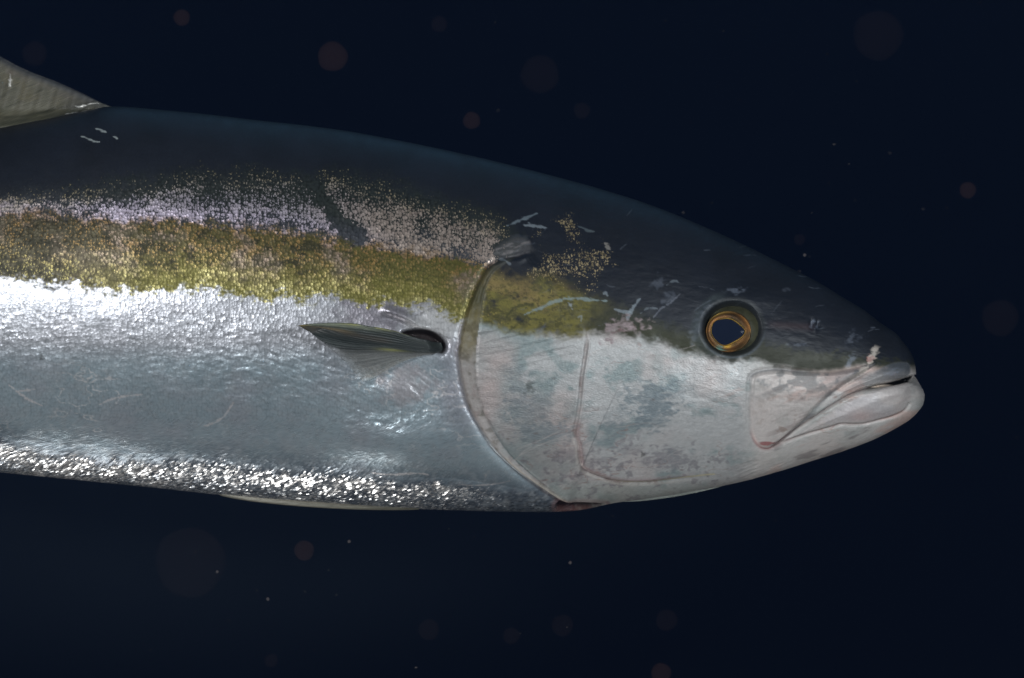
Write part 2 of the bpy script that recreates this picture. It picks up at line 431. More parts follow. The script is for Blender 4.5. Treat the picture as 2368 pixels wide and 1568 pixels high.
# nostrils
H -= 5 * (gauss(np.hypot((xs - 1877), (ys - 750) / 1.8), 6) + gauss(np.hypot((xs - 1890), (ys - 753) / 2.0), 5))
H += 2.5 * gauss(np.hypot((xs - 1884), (ys - 752) / 2.5), 5)
# isthmus hollow
ISTH = [(1285, 1168), (1300, 1160), (1330, 1163), (1380, 1165), (1400, 1168), (1370, 1175), (1330, 1181), (1290, 1180)]
iI = inside(xs, ys, ISTH)
H -= 10 * sstep(-3, 6, iI)
# skin waves, wrinkles and low bumps
gy_ = np.array(GILL, float); gx = np.interp(ys, gy_[:, 1], gy_[:, 0]) + 0 * xs
n3_ = fbm(xs, ys, 40, 30, 4, 301)
headw = sstep(-4, 6, xs - gx - np.where(ys < 640, 40 * n3_ * sstep(640, 560, ys), 0))
H += (1 - headw) * (.2 + .55 * np.exp(-((xs - 700) / 200) ** 2 - ((ys - 870) / 90) ** 2)) * fbm(xs, ys - .38 * np.clip(xs - 600, 0, 320), 22, 8, 3, 11) * sstep(700, 740, ys) * sstep(1120, 980, ys)
H += .8 * fbm(xs, ys, 120, 70, 2, 21)
H += headw * 0.4 * fbm(xs - .4 * ys, ys, 22, 10, 4, 31)
wr = np.exp(-((xs - 960) / 140) ** 2 - ((ys - 850) / 90) ** 2)
H += 24 * np.exp(-((xs - 950) / 150) ** 2 - ((ys - 1020) / 62) ** 2)  # swell added so the lower flank turns to the strobe and shows a highlight
H += .8 * np.exp(-((xs - 940) / 160) ** 2 - ((ys - 955) / 50) ** 2) * fbm(xs, ys, 16, 7, 3, 321)
H += .8 * wr * fbm(xs + 1.2 * ys, ys - .7 * xs, 60, 7, 3, 41)
H += 1.1 * headw * sstep(1360, 1300, xs) * sstep(745, 775, ys) * sstep(870, 820, ys) * fbm(xs, ys + .25 * xs, 80, 9, 3, 51)
H += 1.5 * sstep(1040, 1090, ys) * sstep(1650, 1750, xs) * fbm(xs, ys + .38 * xs, 60, 9, 3, 61)
H *= sstep(0.0, 0.22, NN[:, :NF, 1])
H *= sstep(-82, -60, xs)
Hf = np.zeros(X.shape); Hf[:, :NF] = H
P = np.stack([X, Y0, PY], -1) + NN * Hf[..., None]
P[:, :NF, 1] = np.maximum(P[:, :NF, 1] + HY, np.minimum(P[:, :NF, 1], 3))
BODY = np.stack([(P[..., 0] - CX) * S, -P[..., 1] * S, (CZ - P[..., 2]) * S], -1)

# ---- colour of the skin (albedo), scale specks and gloss, as fields over the flank
def L3(c): return np.array(c)[None, None, :]
def put(C, m, c): C += (L3(c) - C) * m[..., None]
yB = curve_fn([(-400, 520), (0, 425), (150, 415), (300, 388), (450, 372), (600, 372), (750, 374), (850, 385), (950, 405), (1050, 440), (1150, 478), (1210, 520), (1300, 560), (2200, 600)])
yG = curve_fn([(-400, 600), (0, 498), (200, 508), (400, 520), (600, 536), (750, 556), (900, 578), (1000, 596), (1100, 618), (1200, 640), (1270, 645), (1330, 660), (1400, 700), (1500, 730), (1600, 770), (2200, 860)])
yW = curve_fn([(-400, 700), (0, 645), (100, 655), (250, 668), (400, 670), (480, 664), (600, 690), (700, 686), (780, 692), (870, 708), (930, 700), (1000, 712), (1060, 735), (1110, 745), (1180, 768), (1300, 775), (1400, 772), (1480, 780),
               (1540, 798), (1600, 818), (1660, 835), (1720, 838), (1760, 838), (1800, 850), (1850, 861), (1920, 862), (1985, 850), (2010, 850), (2060, 858), (2090, 858), (2150, 850)])
n1 = fbm(xs, ys, 70, 50, 5, 71); n2 = fbm(xs, ys, 22, 18, 4, 81); n3 = fbm(xs, ys, 9, 6, 3, 91); n4 = fbm(xs, ys, 160, 120, 4, 101); n5 = fbm(xs + .5 * ys, ys, 9, 4.5, 2, 311)
bodyw = 1 - headw
wB = yB(xs) + 14 * n2 + 8 * n3
wG = yG(xs) + 10 * n2 + 8 * n3 + 10 * n1
jag = 10 * n2 + 8 * n3 + 9 * fbm(xs, ys, 28, 200, 3, 111) + bodyw * 9 * fbm(xs, ys, 15, 160, 3, 351) + bodyw * 10 * n5
wW = yW(xs) + jag * (bodyw * 1.0 + headw * np.where(xs < 1830, .55, .22))
C = np.zeros(xs.shape + (3,)); SC = np.zeros_like(C)
back = lin(37, 42, 52); backdk = lin(29, 32, 38)
C[:] = back
put(C, np.clip(0.5 + 0.5 * n1, 0, 1) * 0.6, backdk)
m_spk = sstep(-5, 70, ys - wB) * bodyw                      # zone of silver specks
put(C, m_spk * 0.8, lin(50, 56, 52))
m_lil = sstep(-70, -10, ys - wG) * bodyw
put(C, m_lil * 0.3, lin(96, 96, 112))
gold = sstep(-8, 12, ys - wG)
lilac = gauss(ys - wG + 18, 30) * bodyw * (1 - gold)
goldc = lin(120, 104, 42)
put(C, gold * bodyw, lin(70, 66, 48)); put(C, gold * bodyw * sstep(150, 480, xs) * (.7 + .3 * n2), lin(98, 92, 50)); put(C, gold * bodyw * sstep(.0, .6, n2 + .5 * n3) * .8, lin(50, 50, 38)); put(C, gold * bodyw * sstep(700, 950, xs) * .6, lin(100, 98, 48)); put(C, gold * bodyw * sstep(0, .6, n1) * .5, lin(110, 100, 84))
xg = xs + 60 * n1 + 40 * n2
gh = sstep(-22, 34, ys - wG + 14 * n2)
put(C, gh * headw * sstep(1480, 1300, xg) * np.clip(.75 + .5 * n2 + .3 * n3, 0, 1), lin(118, 112, 58))
put(C, gh * headw * sstep(1400, 1250, xg) * sstep(.0, .8, n1 + .5 * n3 - (ys - 690) / 80) * .7, lin(146, 126, 82))
put(C, gh * headw * sstep(1440, 1300, xs) * sstep(.35, .6, n3 + .3 * n5) * .6, lin(50, 52, 36))
put(C, gh * headw * sstep(1340, 1480, xg) * .9, lin(58, 60, 40))
put(C, gold * headw * sstep(1600, 1680, xs) , lin(52, 54, 42))
# olive green towards the lower rim of the gold
put(C, gold * bodyw * sstep(90, 8, wW - ys) * 0.75 * sstep(100, 400, xs), lin(124, 120, 58))
# the flank and cheek below
wr_ = 12 + 2 * headw
white = sstep(-1, 1, (ys - wW) / wr_)
flank = lin(166, 182, 190); cheek = lin(190, 190, 190); teal = lin(150, 162, 163); pink = lin(188, 174, 172)
cw = np.zeros_like(C); cw[:] = flank
put(cw, np.clip(0.5 + 0.7 * n4, 0, 1) * 0.4 * bodyw, lin(144, 158, 168))
put(cw, np.clip(0.2 + 0.9 * n1, 0, 1) * 0.35 * bodyw, lin(174, 170, 178))
put(cw, bodyw * sstep(860, 780, ys) * .8, lin(178, 178, 184))
put(cw, headw, teal)
put(cw, headw * sstep(-.25, .5, n1 + .5 * n2 + 0.9 * sstep(1200, 1360, xs) - 0.35) * .9, cheek)
put(cw, headw * np.clip(.1 + n4 * .9, 0, 1) * 0.8, lin(194, 176, 172))
put(cw, sstep(1700, 1760, xs) * 0.5, lin(205, 198, 192))
# bluish window patches in the cheek
for (a, b, rx, ry, s) in ((1500, 925, 52, 38, .95), (1510, 960, 40, 32, .8), (1560, 900, 40, 30, .5), (1430, 990, 36, 20, .5), (1545, 1062, 52, 22, .6), (1400, 1020, 40, 18, .4), (1450, 1040, 30, 12, .35),
                          (1225, 945, 60, 45, .5), (1260, 1000, 60, 22, .7), (1200, 900, 30, 50, .4), (1420, 960, 40, 16, .3), (1310, 1050, 40, 14, .4), (1390, 1066, 26, 10, .35)):
    q = np.hypot((xs - a) / rx, (ys - b) / ry) + .5 * n2 + .35 * n3
    put(cw, sstep(1.35, .45, q + .3 * n5) * s * .85, lin(130, 141, 147) if b < 1030 else lin(120, 116, 124))
put(cw, headw * sstep(1180, 1135, ys - 0) * 0 , cheek)
# reddish veining on the cheek
vein = np.abs(fbm(xs + .6 * ys, ys, 80, 26, 4, 121))
put(cw, headw * sstep(.07, .0, vein) * sstep(.0, .6, fbm(xs, ys, 120, 90, 2, 131)) * .5, lin(150, 112, 100))
# pale vein net on the flank
def fray(sx, sy, seed, w, rot=0.0): return sstep(w, w * .2, np.abs(fbm(xs + rot * ys, ys - rot * xs * .3, sx, sy, 4, seed)))
netm = sstep(-.1, .4, fbm(xs, ys, 220, 110, 2, 141)) * sstep(820, 870, ys) * sstep(1050, 990, ys)
put(cw, bodyw * netm * fray(70, 34, 151, .06, .5) * .85, lin(226, 226, 226))
put(cw, bodyw * netm * fray(36, 22, 161, .06, -.4) * .6, lin(190, 196, 200))
# grey-blue skin without silver above the belly glitter
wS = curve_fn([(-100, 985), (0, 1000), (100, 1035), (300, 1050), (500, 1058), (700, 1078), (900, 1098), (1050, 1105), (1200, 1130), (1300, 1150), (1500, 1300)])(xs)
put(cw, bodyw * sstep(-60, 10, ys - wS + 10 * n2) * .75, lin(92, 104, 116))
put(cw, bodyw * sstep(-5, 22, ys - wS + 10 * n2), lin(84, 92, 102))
# mauve skin round the fin base
q = np.hypot((xs - 880) / 110, (ys - 720) / 60) + .3 * n2
put(cw, bodyw * sstep(1.1, .4, q) * .7, lin(142, 136, 146))
q = np.hypot((xs - 940) / 70, (ys - 890) / 50) + .4 * n2
put(cw, bodyw * sstep(1.2, .4, q) * .55, lin(190, 176, 178))
put(cw, sstep(985, 1050, xs) * bodyw * sstep(770, 810, ys) * sstep(1010, 940, ys) * .4, lin(160, 152, 162))
put(cw, sstep(1105, 1135, ys) * headw * .55, lin(160, 168, 162))
q = np.hypot((xs - 1005) / 75, (ys - 748) / 44) + .25 * n2
satin = sstep(1.2, .4, q) * bodyw
put(cw, satin * .8, lin(198, 198, 198))
put(cw, headw * sstep(.15, .8, n2 + .6 * n3) * sstep(1740, 1640, xs) * sstep(950, 1050, ys) * .6, lin(122, 118, 124))
put(cw, np.clip(.5 * n5, 0, 1) * .25, lin(206, 208, 210)); put(cw, np.clip(-.5 * n5, 0, 1) * .18, lin(104, 112, 118))
put(cw, bodyw * np.clip(fbm(xs, ys, 15, 12, 3, 341), 0, 1) * .35 * sstep(800, 860, ys), lin(170, 176, 180))
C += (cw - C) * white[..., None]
# pink blush of chin, jaw and maxilla
jaw = sstep(1745, 1800, xs) * white
put(C, jaw * sstep(.1, .7, fbm(xs, ys + .35 * xs, 90, 30, 4, 171)) * .55, lin(196, 158, 146))
put(C, jaw * sstep(.25, .7, fbm(xs, ys + .35 * xs, 60, 14, 4, 181)) * .6, lin(120, 112, 112))
put(C, sstep(-2, 6, iM) * white * .35, lin(205, 190, 185))
put(C, sstep(-2, 4, iM) * sstep(.1, .6, n2 + .6 * gauss(ys - 880, 26) * sstep(1960, 1860, xs)) * sstep(940, 890, ys) * .55, lin(96, 104, 108))
put(C, sstep(-2, 4, iM) * sstep(910, 875, ys) * sstep(1860, 1980, xs) * .6, lin(95, 98, 104))
put(C, sstep(0, 6, iM) * sstep(.35, .6, n2 * .8 + n3 * .3) * .45 * gauss(np.hypot(xs - 1815, ys - 975), 70), lin(130, 108, 92))
put(C, gauss(iM, 4) * sstep(980, 1030, ys) * .6, lin(170, 110, 108))
put(C, gauss(iM + 1, 3) * (.12 + .4 * sstep(900, 870, ys)) * sstep(1900, 1830, xs), lin(110, 110, 116))  # soft edge shadow of the maxilla put into the colour
q = np.hypot((xs - 1772) / 20, (ys - 1023) / 5); put(C, sstep(1.2, .5, q + .3 * n3) * .8, lin(150, 84, 84))
# lips
up = sstep(-2, 5, inside(xs, ys, UPLIP))
put(C, up * sstep(1880, 2010, xs) * .5, lin(128, 130, 134)); put(C, up * sstep(1970, 2080, xs) * sstep(900, 850, ys) * .8, lin(74, 80, 88)); put(C, up * sstep(1960, 1860, xs) * .5, lin(160, 152, 156))
put(C, up * sstep(.2, .7, n2) * .5, lin(140, 132, 134))
put(C, gauss(dA, 4) * sstep(.03, .2, tA) * .3, lin(80, 88, 96))
low = sstep(-2, 6, iL)
put(C, low * .7, lin(198, 190, 188)); put(C, low * sstep(.0, .7, n1 + .2) * .35, lin(172, 172, 178)); put(C, low * gauss(np.hypot((xs - 1990) / 2, ys - 962), 16) * .4, lin(196, 162, 158))
chin = sstep(2040, 2110, xs) * sstep(880, 900, ys)
put(C, chin * .5 * sstep(940, 900, ys), lin(128, 122, 122))
put(C, gauss(dC, 3) * sstep(1, .85, tC) * sstep(0, .12, tC) * .45, lin(120, 84, 78))
put(C, gauss(dB, 3.0) * .7, lin(110, 96, 92))
mouth = opening * sstep(6.0, 4.0, np.abs(dB + 1) + 4.5 * sstep(.15, .42, tB))
put(C, mouth, lin(12, 9, 10))  # darkness of the mouth gap painted in, as the groove itself stays lit
q = np.hypot((xs - 2040) / 26, (ys - 893 + .12 * (xs - 2040)) / 3.2); put(C, sstep(1.1, .6, q), lin(214, 200, 186))
# pale scar running from the upper lip to the nostril groove
dS, tS = cdist(xs, ys, [(1900, 935), (1945, 896), (1982, 866), (2003, 850), (2012, 834), (2021, 815), (2028, 796)], 40)
put(C, sstep(10, 4, np.abs(dS) + 3 * n3 + 3 * n5 + 6 * gauss(tS - .55, .06)) * sstep(.1, .5, tS) * sstep(1, .9, tS) * .85, lin(205, 196, 186))
q = np.hypot((xs - 2012) / 9, (ys - 832) / 10); put(C, sstep(1.1, .3, q + .7 * n3) * .6, lin(160, 104, 100))
# snout flecks
for (a, b, rx, ry, s) in ((1968, 832, 10, 16, .6), (1964, 788, 9, 26, .35), (2064, 862, 22, 9, .45), (1845, 796, 18, 6, .35), (1700, 672, 22, 9, .5), (1877, 750, 5, 9, .8), (1889, 752, 4, 10, .55), (2018, 757, 7, 2, .5),
                          (1815, 672, 10, 5, .3), (1990, 780, 12, 8, .25), (1612, 760, 16, 42, .35), (1525, 655, 22, 14, .3), (1545, 690, 18, 16, .3)):
    q = np.hypot((xs - a + .4 * (ys - b)) / rx, (ys - b) / ry) + .6 * n3 + .3 * n2
    put(C, sstep(1.2, .1, q + .3 * n5) * s * .65, lin(140, 150, 168))
put(C, gauss(ys - 752 - .06 * (xs - 1800), 9) * sstep(1760, 1800, xs) * sstep(1890, 1870, xs) * .35, lin(92, 76, 78))
# rim of the eye socket
put(C, sstep(1.2, 1.0, re) * .7, lin(42, 46, 48))
put(C, gauss(re - 1.22, .14) * sstep(10, -60, ex) * .4 * (1 + .5 * n2), lin(96, 106, 108))
put(C, gauss(re - 1.08, .04) * sstep(-10, 50, ey) * .35, lin(100, 110, 122))
put(C, sstep(1.0, .85, re) * .9, lin(46, 48, 46))
# gill edge strip
strip = np.where(okG, sstep(-2, 3, dG) * (dGi < 0) * sstep(0, .05, tG), 0) * sstep(-46, -38, np.clip(dGi, -60, 0))
st = np.zeros_like(C); st[:] = lin(72, 70, 48)
put(st, sstep(690, 740, ys), lin(118, 108, 72)); put(st, sstep(790, 850, ys), lin(150, 144, 140)); put(st, sstep(940, 1010, ys), lin(176, 170, 168))
put(st, sstep(640, 610, ys), lin(54, 56, 52))
put(st, sstep(.2, .6, n2) * .5, lin(84, 80, 66)); put(st, sstep(.3, .7, fbm(xs, ys, 20, 16, 3, 191)) * sstep(850, 880, ys) * .4, lin(120, 100, 96))
C += (st - C) * (np.clip(strip * (.8 + .25 * n2), 0, 1))[..., None]
put(C, np.where(okG, gauss(dG + 3, 4) * endG, 0) * .4 * sstep(720, 760, ys), lin(120, 106, 106))
put(C, gauss(dGi + 2 * n2, 4) * (.3 + .2 * n1), lin(72, 72, 66))  # groove shadow along the strip's inner edge, painted as a dark line
put(C, np.where(okG, gauss(dG - 6, 4), 0) * sstep(1040, 1070, ys) * sstep(1170, 1150, ys) * .8, lin(205, 200, 188))
# preopercle line
put(C, gauss(dP + 1 + 2 * n2, 5) * endP * np.clip(.35 + .5 * n2 + .4 * n1, 0, .8), lin(128, 112, 108)); put(C, gauss(dP - 6, 5) * endP * sstep(960, 990, ys) * .5, lin(150, 124, 124))
put(C, gauss(dP + 6, 3) * endP * .3 * sstep(990, 1020, ys), lin(215, 210, 200))
put(C, gauss(dP - 1.5, 2) * sstep(.72, .8, tP) * .8, lin(205, 196, 160))
# isthmus
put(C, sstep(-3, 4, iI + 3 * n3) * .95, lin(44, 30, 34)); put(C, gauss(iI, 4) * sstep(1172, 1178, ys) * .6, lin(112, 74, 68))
put(C, gauss(iI + 5, 6) * .4, lin(150, 110, 108))
# gill lobe
put(C, sstep(-6, 14, iLo + 5 * n3 + 4 * n2) * .6, lin(86, 86, 88)); put(C, sstep(0, 8, iLo) * sstep(.1, .6, fbm(xs, ys + .3 * xs, 30, 8, 3, 201)) * .5, lin(140, 136, 138))
put(C, sstep(-2, 3, iS), lin(52, 46, 46))
# scratches and scars
def stroke(pts, w, c, s=1.0, rag=.5, taper=True):
    d, t = cdist(xs, ys, pts, 20, 4)
    ww = w * .85 * (.35 + .65 * np.sin(np.pi * np.clip(t, 0, 1)) ** .5 if taper else 1)
    put(C, sstep(1.2, .5, np.abs(d) / np.maximum(ww, .3) + rag * n3 + rag * .5 * n2 + .55 * n5) * s * .72, c)
pale = lin(150, 162, 172); dk = lin(48, 52, 36)
stroke([(1212, 728), (1250, 712), (1290, 696), (1320, 690), (1360, 693), (1402, 696)], 5, lin(140, 158, 160), .95, .3)
stroke([(1313, 700), (1320, 708), (1323, 716)], 4, pale, .8)
stroke([(1232, 704), (1212, 706), (1190, 712), (1176, 726), (1168, 740)], 5, dk, .85)
stroke([(1202, 726), (1230, 738), (1262, 742)], 4, dk, .7); stroke([(1166, 775), (1190, 756), (1210, 740)], 4, dk, .6)
stroke([(1172, 522), (1200, 510), (1242, 494)], 4, lin(128, 142, 152), .8); stroke([(1212, 520), (1240, 524), (1262, 527)], 6, pale, .7)
stroke([(1334, 522), (1355, 532), (1374, 536)], 3.5, lin(110, 122, 128), .7); stroke([(1398, 562), (1404, 570), (1410, 576)], 6, lin(160, 156, 150), .8)
stroke([(1450, 740), (1462, 715), (1480, 690)], 5, pale, .75); stroke([(1420, 715), (1435, 720), (1458, 722)], 4, pale, .7)
stroke([(1510, 735), (1530, 712), (1550, 700), (1572, 680)], 3, lin(128, 134, 146), .6); stroke([(1480, 725), (1500, 712), (1520, 714)], 3, pale, .5)
stroke([(1335, 735), (1345, 730), (1342, 745)], 3, pale, .6); stroke([(1540, 660), (1555, 650), (1572, 655)], 4, pale, .5)
stroke([(1155, 600), (1170, 606), (1180, 614)], 4, pale, .5); stroke([(1395, 680), (1400, 676), (1404, 684)], 5, pale, .7)
stroke([(1020, 705), (1030, 695), (1000, 712), (960, 730)], 2.5, lin(70, 60, 50), .6)
stroke([(330, 795), (300, 780)], 3, dk, 0.3)
for pts in ([(1180, 1112), (1150, 1118), (1100, 1122), (1060, 1120)], [(1120, 1108), (1125, 1094), (1133, 1086)], [(1165, 945), (1178, 958), (1186, 978)], [(1168, 960), (1180, 950)], [(1195, 1035), (1250, 1015), (1300, 992)],
            [(1200, 1050), (1240, 1030), (1290, 1012), (1322, 1000)], [(1190, 1060), (1210, 1040), (1228, 1030)], [(20, 890), (60, 920), (100, 940)], [(230, 935), (270, 920), (330, 912)], [(540, 930), (520, 960), (500, 975), (470, 985)],
            [(40, 905), (80, 900)], [(1390, 1330), (1400, 1340)], [(860, 1090), (900, 1094), (960, 1090), (990, 1094)]):
    hd = pts[0][0] > 1000
    stroke(pts, 1.9 if hd else 3.2, lin(200, 194, 192) if hd else lin(224, 220, 220), .6 if hd else .9, .5)
for i in range(46):                                  # hair-thin scratches on head and back
    a = rs.uniform(1120, 2030); b = rs.uniform(480, 780); L = rs.uniform(14, 46); an = rs.uniform(-.9, .3)
    stroke([(a, b), (a + L / 2 * math.cos(an), b + L / 2 * math.sin(an) + rs.uniform(-3, 3)), (a + L * math.cos(an), b + L * math.sin(an))], rs.uniform(.9, 1.8), lin(104, 112, 124), rs.uniform(.25, .6), .4)
for i in range(40):                                  # and on the cheek
    a = rs.uniform(1120, 1720); b = rs.uniform(800, 1100); L = rs.uniform(20, 70); an = rs.uniform(-.8, -.1)
    stroke([(a, b), (a + L / 2 * math.cos(an), b + L / 2 * math.sin(an) + rs.uniform(-4, 4)), (a + L * math.cos(an), b + L * math.sin(an))], rs.uniform(.8, 1.6), lin(206, 196, 194), rs.uniform(.2, .5), .4)
for i in range(26):                                  # small dark or rusty specks
    a = rs.uniform(1150, 1720); b = rs.uniform(800, 1110); r = rs.uniform(2, 8)
    put(C, sstep(1.2, .3, np.hypot((xs - a) / r, (ys - b) / (r * .5)) + .5 * n3) * rs.uniform(.15, .45), lin(112, 92, 84))
for (a, b, r) in ((1486, 1052, 5), (1224, 896, 13), (1294, 772, 10), (35, 1078, 0.1), (97, 826, 5)):
    put(C, sstep(1.2, .5, np.hypot(xs - a, ys - b) / r + .4 * n3 + .5 * n5) * .5, lin(70, 70, 64))
# bruised patch where cheek meets gill plate
q = np.hypot((xs - 1440) / 46, (ys - 760 + .25 * (xs - 1440)) / 22) + .7 * n2 + .4 * n3
put(C, sstep(1.1, .6, q) * (.6 + .5 * n5), lin(150, 136, 138)); put(C, sstep(1.0, .6, q) * sstep(.2, .6, n3 + n2 * .5) * .6, lin(92, 66, 62))
# chafe marks by the dorsal fin
for pts in ([(188, 316), (202, 320), (216, 326), (230, 328)], [(222, 298), (234, 301), (246, 306)], [(262, 316), (272, 321)]):
    stroke(pts, 3.5, lin(190, 200, 200), .8, .2)
# dark diagonal bar with no specks
dD, tD = cdist(xs, ys, [(716, 400), (728, 430), (750, 462), (770, 490), (795, 520), (828, 552)], 60)
bar = sstep(22, 8, np.abs(dD) + 8 * n3 + 8 * n2 - 6 * tD)
dD2, _ = cdist(xs, ys, [(120, 520), (150, 550), (190, 590), (260, 640)], 60)
bar2 = sstep(14, 4, np.abs(dD2) + 8 * n3 + 8 * n2) * .7
dD3, _ = cdist(xs, ys, [(260, 520), (330, 545), (420, 560)], 50)
bar2 = np.maximum(bar2, sstep(16, 4, np.abs(dD3) + 10 * n3 + 10 * n2) * .6)

# specks: density and colour
dens = m_spk * (0.30 + 0.16 * sstep(0, 40, ys - wB) + 0.34 * sstep(30, 110, ys - wB + 20 * n1)) * (1 - white)
dens = dens - (gold * bodyw * (1 - white)) * (.12 * sstep(480, 200, xs) + .5 * np.clip(n2 - .05, 0, 1) + .2 * np.clip(n1, 0, 1) * sstep(300, 100, xs))
dens += .30 * lilac
dens *= np.clip(.88 + .38 * n1 + .22 * n2 - .10 * sstep(120, 40, ys - wB), 0, 1.15)
dens *= 1 - np.clip(bar + .8 * bar2, 0, 1)
dens *= sstep(1235, 1150, xs)
dens *= 1 - .8 * sstep(-4, 4, iLo)
# sparse clumps high on the head
hc = np.hypot((xs - 1325) / 100, (ys - 605 + .15 * (xs - 1330)) / 78) + .6 * fbm(xs, ys, 44, 30, 3, 211)
dens = np.maximum(dens, sstep(1.05, .5, hc) * .62 * headw * (1 - strip) * (xs > 1160))
dens = np.maximum(dens, gold * headw * sstep(1400, 1260, xs) * (1 - white) * (1 - strip) * .22)
belly = white * bodyw * sstep(-8, 30, ys - wS + 12 * n2 + 10 * n1)
yb_ = wS + 40 - .012 * xs
dens = np.maximum(dens, belly * (.42 + .34 * gauss(ys - yb_, 22) + .18 * np.clip(n2, -1, 1) + .15 * sstep(500, 0, xs)) * sstep(1240, 1000, xs))
SC[:] = lin(196, 190, 200)
put(SC, sstep(650, 900, xs) * .7, lin(190, 172, 150)); put(SC, lilac * .7 * sstep(950, 700, xs), lin(214, 204, 226))
put(SC, sstep(90, 10, ys - wB), lin(190, 176, 128))
put(SC, sstep(-25, 5, ys - wG), lin(152, 122, 76)); put(SC, sstep(-15, 15, ys - wG) * sstep(-.1, .7, n1 + .3 * n2) * .7, lin(150, 138, 134))
put(SC, sstep(-25, 5, ys - wG) * sstep(110, 10, wW - ys), lin(148, 141, 88))
put(SC, sstep(34, 0, wW - ys + 16 * n2) * gold * sstep(150, 350, xs) * .8, lin(190, 184, 130))
put(SC, headw, lin(180, 164, 128)); put(SC, headw * gold, lin(140, 126, 74))
put(SC, (ys > 900).astype(float), lin(232, 232, 230))
MET = .10 + .0 * xs
MET = MET + white * bodyw * .40 + (gold * (1 - white)) * bodyw * .25 + white * headw * (.16 + .22 * sstep(1400, 1200, xs) + .2 * gauss(np.hypot((xs - 1640) / 1.8, ys - 850), 60)) * sstep(1760, 1700, xs)
MET = np.where(ys > wS, np.minimum(MET, .28), MET) * (1 - strip) * (1 - sstep(-4, 4, iLo)) * (1 - .75 * np.where(okG, gauss(dG + 8, 12), 0)) * (1 - .5 * satin) * (1 - .45 * wr)
ROU = np.full(xs.shape, .44)
ROU += -.11 * white * bodyw + .02 * headw - .03 * belly - .04 * bodyw * sstep(900, 1000, ys)
ROU = ROU + .05 * n2
REL = (m_spk * .6 * (1 - white) + - gold * .15 * (1 - white) + white * .30) * bodyw * sstep(1130, 1010, xs) + .02
REL *= .65 + .35 * sstep(860, 780, ys)
GLI = .03 + (.18 - .11 * gold) * m_spk * (1 - white) + .035 * white * bodyw + .34 * belly
GLI = GLI * (1 - .75 * headw)
FIN = .30 + .30 * headw * white + .60 * headw * white * sstep(1560, 1400, xs) + .6 * white * gauss(np.hypot((xs - 1640) / 1.6, ys - 850), 60) + .25 * white * bodyw
FIN = FIN - .3 * white * bodyw
FIN = FIN * (1 - .7 * sstep(-3, 3, iM)) * (1 - .8 * sstep(1800, 1900, xs))
# the eye seat and cavities stay smooth
def full(a, fill):
    o = np.zeros((X.shape[0], X.shape[1]) + a.shape[2:]); o[:] = fill; o[:, :NF] = a
    m = NF + NB
    for j in range(NF, m):                                # the far side mirrors the near one
        src = int(round((2 * np.pi - ph[j]) / np.pi * (NF - 1))); o[:, j] = a[:, src]
    return o
C = np.clip(C, .002, .95)
suv = np.stack([x / 6.0, arc / 7.8, 0 * x], -1)
# columns of scales: every other column half a step down, follow the line of the back
suv[..., 0] += sstep(960, 1060, y) * arc / 9.0 * (X > -90)
attrs = {'col': full(C, 0), 'scol': full(SC, 0), 'p1': full(np.stack([np.clip(dens, 0, 1), np.clip(MET, 0, 1), np.clip(ROU, .1, 1), 1 - gold * (1 - white)], -1), np.array([0, 0, .5, 1.])),
         'p2': full(np.stack([REL, GLI, FIN], -1), 0), 'suv': suv}
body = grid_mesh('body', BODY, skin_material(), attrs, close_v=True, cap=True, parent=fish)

# ---- helper: height of the flank over a spot of the side view
def flank_d(px, py):
    px = np.atleast_1d(px).astype(float); py = np.atleast_1d(py).astype(float)
    t, b = top(px), bot(px); nn = np.clip((py - (t + b) / 2) / ((b - t) / 2), -1, 1)
    return thick(px) * np.sqrt(np.clip(1 - np.abs(nn) ** 2.25, 0, 1))

# ------------------------------------------------------------------ eye
ed = float(flank_d(EYE[0], EYE[1])[0])
# the local frame of the eye: it looks along the flank's normal there
i0 = np.argmin(np.abs(us - 1690)); j0 = np.argmin(np.abs(PY[i0, :NF] - 762)); en = NN[i0, j0]
en = np.array([en[0] * .5, 1.0, en[2] * .35]); en /= np.linalg.norm(en)
eu = np.cross([0, 0, 1.0], en); eu = eu / np.linalg.norm(eu); eu = eu if eu[0] > 0 else -eu
ev = np.cross(en, eu); ev = ev if ev[2] > 0 else -ev
def eye_grid(fr, nr, na, shape, cx=0., cy=0.):
    """shape(r, a) -> (u, v, depth) in G about the eye centre"""
    r = np.linspace(0, 1, nr)[:, None]; a = np.linspace(0, 2 * np.pi, na, endpoint=False)[None]
    u, v, d = shape(r, a)
    p = np.array([EYE[0], ed, EYE[1]])[None, None] + (u + cx)[..., None] * eu + (v + cy)[..., None] * ev + d[..., None] * en
    kk = 1 - p[..., 1] * S / CAM_D
    return np.stack([(CX + (p[..., 0] - CX) * kk - CX) * S, -p[..., 1] * S, (CZ - (CZ + (p[..., 2] - CZ) * kk)) * S], -1), u, v
def ball(r, a):
    rr = .06 + .94 * r
    return 4 + 70 * rr * np.cos(a), 3 + 63 * rr * np.sin(a), 2 - 26 * (1 - np.sqrt(np.clip(1 - (rr * .96) ** 2, 0, 1)))  - 3.5 * np.ones_like(a)
Pe, u_, v_ = eye_grid(0, 50, 120, ball)
Ce = np.zeros(Pe.shape); Ce[:] = lin(66, 66, 48)
aa = np.arctan2(v_, u_)
nz_ = fbm(u_ + 300, v_ + 300, 14, 10, 4, 221)
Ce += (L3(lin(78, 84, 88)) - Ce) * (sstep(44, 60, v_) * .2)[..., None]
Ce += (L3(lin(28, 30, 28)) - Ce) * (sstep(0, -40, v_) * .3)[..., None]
Ce *= (1 + .35 * nz_)[..., None]
